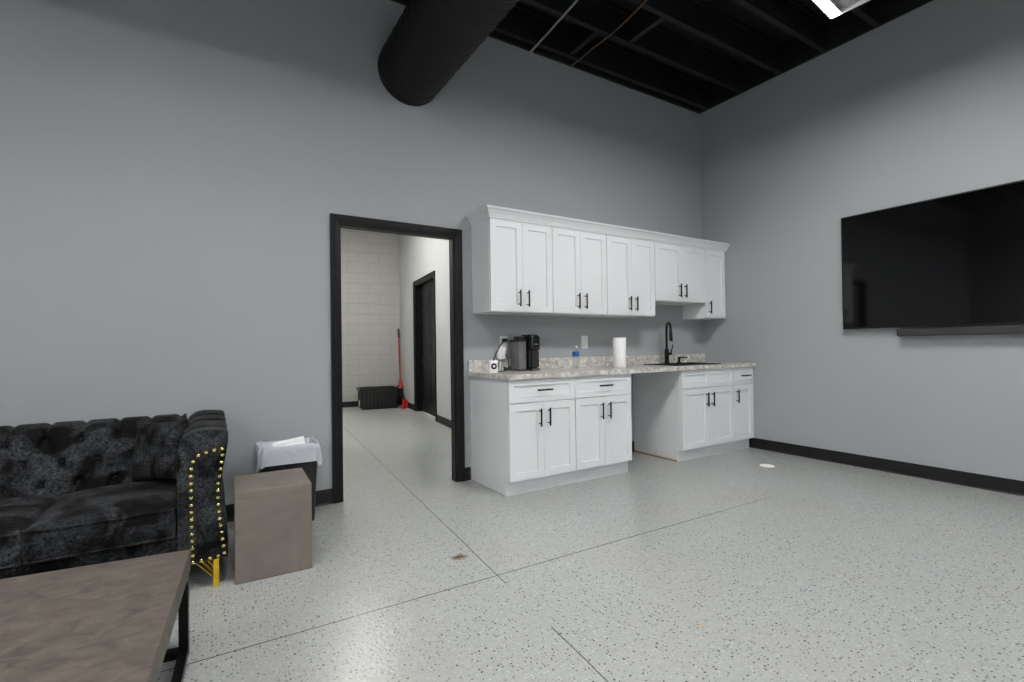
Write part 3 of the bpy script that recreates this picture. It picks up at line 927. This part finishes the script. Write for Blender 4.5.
rings = [liner_ring(.140, .085, .20, .005, 0, 2), liner_ring(.160, .118, .44, .003, 0, 1), liner_ring(.166, .124, .50, .001, .003, .5),
         liner_ring(.177, .136, .512, .001, .004, .4), liner_ring(.186, .145, .50, .002, .004, .3), liner_ring(.188, .147, .47, .004, .005, .6), liner_ring(.188, .147, .44, .005, .006, 1.0),
         liner_ring(.189, .148, .41, .006, .008, 1.5), liner_ring(.192, .150, .385, .008, .014, 2.1)]
loft(bm, rings, False, False)
obj('liner', bm, 'liner', t, smooth=60, label='white plastic bag liner folded over the rim')
bm = B(); box(bm, -.090, .105, -.02, -.004, .0, .118, .002, T=Matrix.Translation((-.0, .0, .41)) @ Matrix.Rotation(R(-8), 4, 'Y') @ Matrix.Rotation(R(-25), 4, 'X'))
box(bm, -.07, .10, .02, .045, .0, .10, .002, T=Matrix.Translation((0, .0, .41)) @ Matrix.Rotation(R(-6), 4, 'Y'))
o = obj('paper_sheet', bm, 'seatpaper'); o.location = (-4.52, -.205, .002)
tag(o, 'crumpled white papers sticking out of the waste bin', 'paper')

# ------------------------------------------------------------------ side table
t = thing('side_table', 'taupe concrete-look block side table beside the sofa arm', 'side table', (-4.868, -1.03, .0008), R(-1.5))
bm = B()
def ring_xz(y, i=0): return None
Wt, Dt, Ht, th = .345, .385, .436, .035
box(bm, 0, Wt, 0, Dt, Ht - th, Ht, .003)
box(bm, 0, Wt, 0, th, 0, Ht - th, .003)
box(bm, 0, th, th, Dt, 0, Ht - th, .003); box(bm, Wt - th, Wt, th, Dt, 0, Ht - th, .003)
obj('block_body', bm, 'sidetable', t)

# ------------------------------------------------------------------ coffee table
TBR = R(-6.8)
t = thing('coffee_table', 'low coffee table with weathered grey-brown top and black frame', 'coffee table', (-5.028, -1.515, .0006), TBR)
TW, TD, TH, TT = 1.15, 1.15, .378, .075
SK = .06
bm = B(); prism(bm, [(0, 0), (SK, -TD), (SK - TW, -TD), (-TW, 0)], 'z', TH - TT, TH)
bmesh.ops.bevel(bm, geom=bm.edges[:], offset=.003, segments=2, profile=.5, affect='EDGES'); obj('tabletop', bm, 'tabletop', t)
pw = .030
for (x, y) in ((-.018, -.03), (-TW + .018, -.03), (SK - .018, -TD + .03), (SK - TW + .018, -TD + .03)):
    bm = B(); box(bm, x - pw / 2, x + pw / 2, y - pw / 2, y + pw / 2, 0, TH - TT - .0005, .001); obj('leg', bm, 'bmetal', t)
bm = B()
bm.free()
e = .018; e2 = .03; h2 = pw / 2
for y, k_ in ((-e2, 0), (-TD + e2, SK)):
    bm = B(); box(bm, k_ - TW + e + h2, k_ - e - h2, y - h2, y + h2, .0, .03); obj('floor_rail', bm, 'bmetal', t)
for x in (-e, -TW + e):
    bm = B(); prism(bm, [(x - h2, -e2 - h2), (x + h2, -e2 - h2), (x + h2 + SK, -TD + e2 + h2), (x - h2 + SK, -TD + e2 + h2)], 'z', 0, .03); obj('floor_rail', bm, 'bmetal', t)

# ------------------------------------------------------------------ sofa
S = thing('sofa', 'black crushed velvet tufted sofa with gold nailheads and gold legs', 'sofa')
AX0, AX1 = -5.095, -4.893      # right arm
SL = -6.86                     # left end
def arm_profile(mirror=False):
    pts = [(-5.093, .13), (-5.097, .30), (-5.098, .45), (-5.098, .58), (-5.093, .66), (-5.075, .712), (-5.04, .738), (-5.00, .746), (-4.94, .742), (-4.903, .735), (-4.892, .722),
           (-4.893, .68), (-4.901, .62), (-4.914, .55), (-4.919, .49), (-4.914, .40), (-4.900, .30), (-4.894, .22), (-4.894, .15), (-4.897, .13)]
    if mirror: pts = [(AX1 + SL - x, z) for x, z in pts]
    return pts
def make_arm(mirror, label=None):
    prof = arm_profile(mirror)
    # smooth the profile
    dense = []
    n = len(prof)
    for i in range(n):
        a, b_ = Vector(prof[i]), Vector(prof[(i + 1) % n])
        k = 3 if i < n - 1 else 4
        for j in range(k): dense.append(a.lerp(b_, j / k))
    cx = sum(p.x for p in dense) / len(dense); cz = sum(p.y for p in dense) / len(dense)
    rings = []
    ys = [-1.0, -.998, -.988, -.975]
    yy = -.96
    while yy < -.085: ys.append(yy); yy += .012
    ys += [-.08]
    for y in ys:
        e_ = {-1.0: .012, -.998: .004, -.988: .001}.get(y, 0)
        seam = min(abs(y + yv) for yv in (.83, .56, .30))
        rg = []
        for p in dense:
            groove = .016 * math.exp(-(seam / .016) ** 2) * max(0, min(1, (p.y - .60) / .1))
            puff = .006 * max(0, min(1, (p.y - .6) / .1)) * (1 - math.exp(-(seam / .05) ** 2))
            d = Vector((cx, .45)) - p
            d.normalize()
            q = p + d * (e_ + groove - puff)
            rg.append((q.x, y, q.y))
        rings.append(rg)
    bm = B(); loft(bm, rings)
    return obj('arm', bm, 'velvet', S, smooth=50)
armR = make_arm(False)
armL = make_arm(True)
# raised front panel piping and nailheads on the arm
def path_pts(poly, step):
    out = []; acc = 0
    P = [Vector(p) for p in poly]
    L_ = sum((b - a).length for a, b in zip(P, P[1:] + P[:1]))
    n = round(L_ / step); step = L_ / n
    pos = 0; i = 0; a = P[0]; segs = list(zip(P, P[1:] + P[:1])); cum = 0
    for k in range(n):
        d = k * step
        c = 0
        for a, b in segs:
            l = (b - a).length
            if c + l >= d: out.append(a.lerp(b, (d - c) / l)); break
            c += l
    return out
nail_poly = [(-5.037, .138), (-5.041, .30), (-5.043, .45), (-5.043, .56), (-5.036, .605), (-5.012, .635), (-4.975, .648), (-4.940, .652), (-4.913, .655), (-4.916, .62), (-4.924, .56), (-4.935, .49), (-4.936, .42), (-4.930, .33), (-4.921, .26), (-4.916, .20), (-4.910, .150)]
for mirror in (False, True):
    poly = [((AX1 + SL - x) if mirror else x, z) for x, z in nail_poly]
    first = None
    for p in path_pts(poly, .0335):
        if first is None:
            bm = B(); lathe(bm, [(0, .0045), (.004, .0038), (.0076, .0018), (.008, 0)][::-1] + [], seg=12, T=Matrix.Rotation(R(90), 4, 'X'))
            first = obj('nailhead', bm, 'nail', S, smooth=True); n_ = first
        else:
            n_ = first.copy(); C.objects.link(n_); n_.parent = S
        n_.location = (p.x, -1.0005, p.y)
# tufted back
BX0, BX1 = SL + .20, -5.09
def tuft_points():
    pts = []
    for r in range(3):
        z = .66 - r * .105
        for k in range(-2, 14):
            pts.append((-5.555 + .08 + (0 if r % 2 == 0 else .0725) - .145 * k + (-.075), z))
    return pts
TP = tuft_points()
def tuft_depth(x, z):
    d = min(math.hypot(x - px, (z - pz)) for px, pz in TP)
    pit = math.exp(-(d / .022) ** 2) * .028
    # diamond creases
    s = 0
    u = (x + 5.55) / .145; v = (z - .66) / .21
    for q in (u + v, u - v):
        fr = abs(q - round(q))
        s += math.exp(-(fr / .07) ** 2) * .010
    if z > .665:
        fr = abs((u) - round(u)); s = math.exp(-(fr / .08) ** 2) * .014
    return pit + s
bm = B()
prof_b = []   # (y, z) profile from the front bottom, over the top, to the back bottom
for k in range(29): z = .40 + k * .01071; prof_b.append((-.39 + (z - .40) * .30, z, 'f'))
for k in range(1, 15):
    a = math.pi * k / 15
    prof_b.append((-.195 - .105 * math.cos(a), .70 + .050 * math.sin(a), 't'))
prof_b += [(-.09, .55, 'b'), (-.085, .20, 'b'), (-.12, .14, 'b'), (-.30, .14, 'b'), (-.36, .3, 'b')]
nx = 190
cols = []
for i in range(nx + 1):
    x = BX0 + (BX1 - BX0) * i / nx
    rg = []
    for (y, z, k) in prof_b:
        if k == 'f': rg.append((x, y + tuft_depth(x, z) - .012, z))
        elif k == 't':
            u = (x + 5.55) / .145; fr = abs(u - round(u)); g_ = math.exp(-(fr / .09) ** 2) * .016
            rg.append((x, y + (g_ * .8 if y < -.2 else 0), z - g_))
        else: rg.append((x, y, z))
    cols.append(rg)
loft(bm, cols)
obj('backrest', bm, 'velvet', S, smooth=60)
# buttons
first = None
for (px, pz) in TP:
    if not (BX0 + .05 < px < BX1 - .03): continue
    if first is None:
        bm = B(); lathe(bm, [(.011, 0), (.010, .003), (.006, .006), (0, .007)], seg=12, T=Matrix.Rotation(R(75), 4, 'X')); first = obj('button', bm, 'velvet', S, smooth=True); n_ = first
    else:
        n_ = first.copy(); C.objects.link(n_); n_.parent = S
    n_.location = (px, -.39 + (pz - .40) * .30 + .012, pz)
# seat base and cushions
bm = B(); box(bm, SL + .19, -5.09, -.955, -.20, .135, .262, .012); obj('seat_base', bm, 'velvet', S)
cw = (-5.105 - (SL + .21)) / 3
def cushion(x0, x1):
    bm = B()
    nu, nv = 40, 44
    y0, y1 = -.985, -.37
    def side(u, v, top):
        ex = 1 - abs(2 * u - 1) ** 10; ey = 1 - abs(2 * v - 1) ** 12
        x = x0 + (x1 - x0) * u; y = y0 + (y1 - y0) * v
        dome = (1 - (2 * u - 1) ** 2) ** .5 * (1 - (2 * v - 1) ** 4) ** .5 if 0 < u < 1 and 0 < v < 1 else 0
        wr = .004 * noise.noise(Vector((x * 9, y * 9, 2)))
        if top: return (x, y, .392 + .045 * dome + wr * (1 if dome > 0 else 0))
        return (x, y, .264)
    ring_n = []
    # top surface
    V = [[bm.verts.new(side(i / nu, j / nv, True)) for j in range(nv + 1)] for i in range(nu + 1)]
    for i in range(nu):
        for j in range(nv): bm.faces.new((V[i][j], V[i + 1][j], V[i + 1][j + 1], V[i][j + 1]))
    per = [V[i][0] for i in range(nu + 1)] + [V[nu][j] for j in range(1, nv + 1)] + [V[i][nv] for i in range(nu - 1, -1, -1)] + [V[0][j] for j in range(nv - 1, 0, -1)]
    prev = per
    cxm, cym = (x0 + x1) / 2, (y0 + y1) / 2
    for (z, off) in ((.375, .004), (.33, .010), (.29, .006), (.265, 0)):
        cur = []
        for p in per:
            d = Vector((p.co.x - cxm, p.co.y - cym, 0))
            sx = off * (1 if abs(d.x) > (x1 - x0) / 2 - .001 else 0) * (1 if d.x > 0 else -1)
            sy = off * (1 if abs(d.y) > (y1 - y0) / 2 - .001 else 0) * (1 if d.y > 0 else -1)
            cur.append(bm.verts.new((p.co.x + sx * .3, p.co.y + sy, z + .002 * math.sin(p.co.x * 30))))
        for k in range(len(per)): bm.faces.new((prev[k], prev[(k + 1) % len(per)], cur[(k + 1) % len(per)], cur[k]))
        prev = cur
    bm.faces.new(prev)
    c = obj('seat_cushion', bm, 'velvet', S, smooth=60)
    bm = B()
    for z in (.392, .268):
        tube(bm, [(x0 + .006, y0 - .002, z), (x1 - .006, y0 - .002, z)], .0055, 8)
        tube(bm, [(x1 - .001, y0 + .006, z), (x1 - .001, y1 - .02, z)], .0045, 8)
        tube(bm, [(x0 + .001, y0 + .006, z), (x0 + .001, y1 - .02, z)], .0045, 8)
    obj('piping', bm, 'velvet', c, smooth=True)
for k in range(3):
    x1 = -5.105 - cw * k
    cushion(x1 - cw + .006, x1 - .002)
# gold legs
def gold_leg(x, y, sx, sy=-1):
    bm = B()
    box(bm, x - .012, x + .012, y - .006, y + .018, .001, .1345, .001)
    for (dx, z) in ((.085, .055), (.060, .080), (.035, .105)):
        # braces run from the post up to the underside
        tube(bm, [(x - sx * .010, y + .004, z - .010), (x - sx * dx, y + .004, .134)], .0036, 8)
    obj('leg', bm, 'gold', S, label='gold metal leg with three diagonal rods')
    return
gold_leg(-4.945, -.99, 1); gold_leg(SL + .06, -.99, -1)
gold_leg(-4.945, -.13, 1); gold_leg(SL + .06, -.13, -1)

# throw pillow
bm = B()
n = 28; sz = .165
def pil(u, v, s):
    a, b_ = 2 * u - 1, 2 * v - 1
    th_ = .062 * (max(0, 1 - a ** 4) * max(0, 1 - b_ ** 4)) ** .55
    k = 1 - .10 * (1 - abs(a) ** 3) * abs(b_) ** 4
    k2 = 1 - .10 * (1 - abs(b_) ** 3) * abs(a) ** 4
    wv = .006 * noise.noise(Vector((a * 2.5, b_ * 2.5, s * 3)))
    return (a * sz * k2, s * (th_ + wv * (th_ > .01)), b_ * sz * k)
for s in (-1, 1): grid(bm, lambda u, v: pil(u, v, s), n, n)
bmesh.ops.remove_doubles(bm, verts=bm.verts, dist=.0005)
o = tag(obj('throw_pillow', bm, 'velvet', smooth=70), 'square black velvet throw pillow leaning in the right corner of the sofa', 'pillow')
o.rotation_euler = (R(-15), R(-5), R(-48))
o.location = (-5.20, -.465, .590)
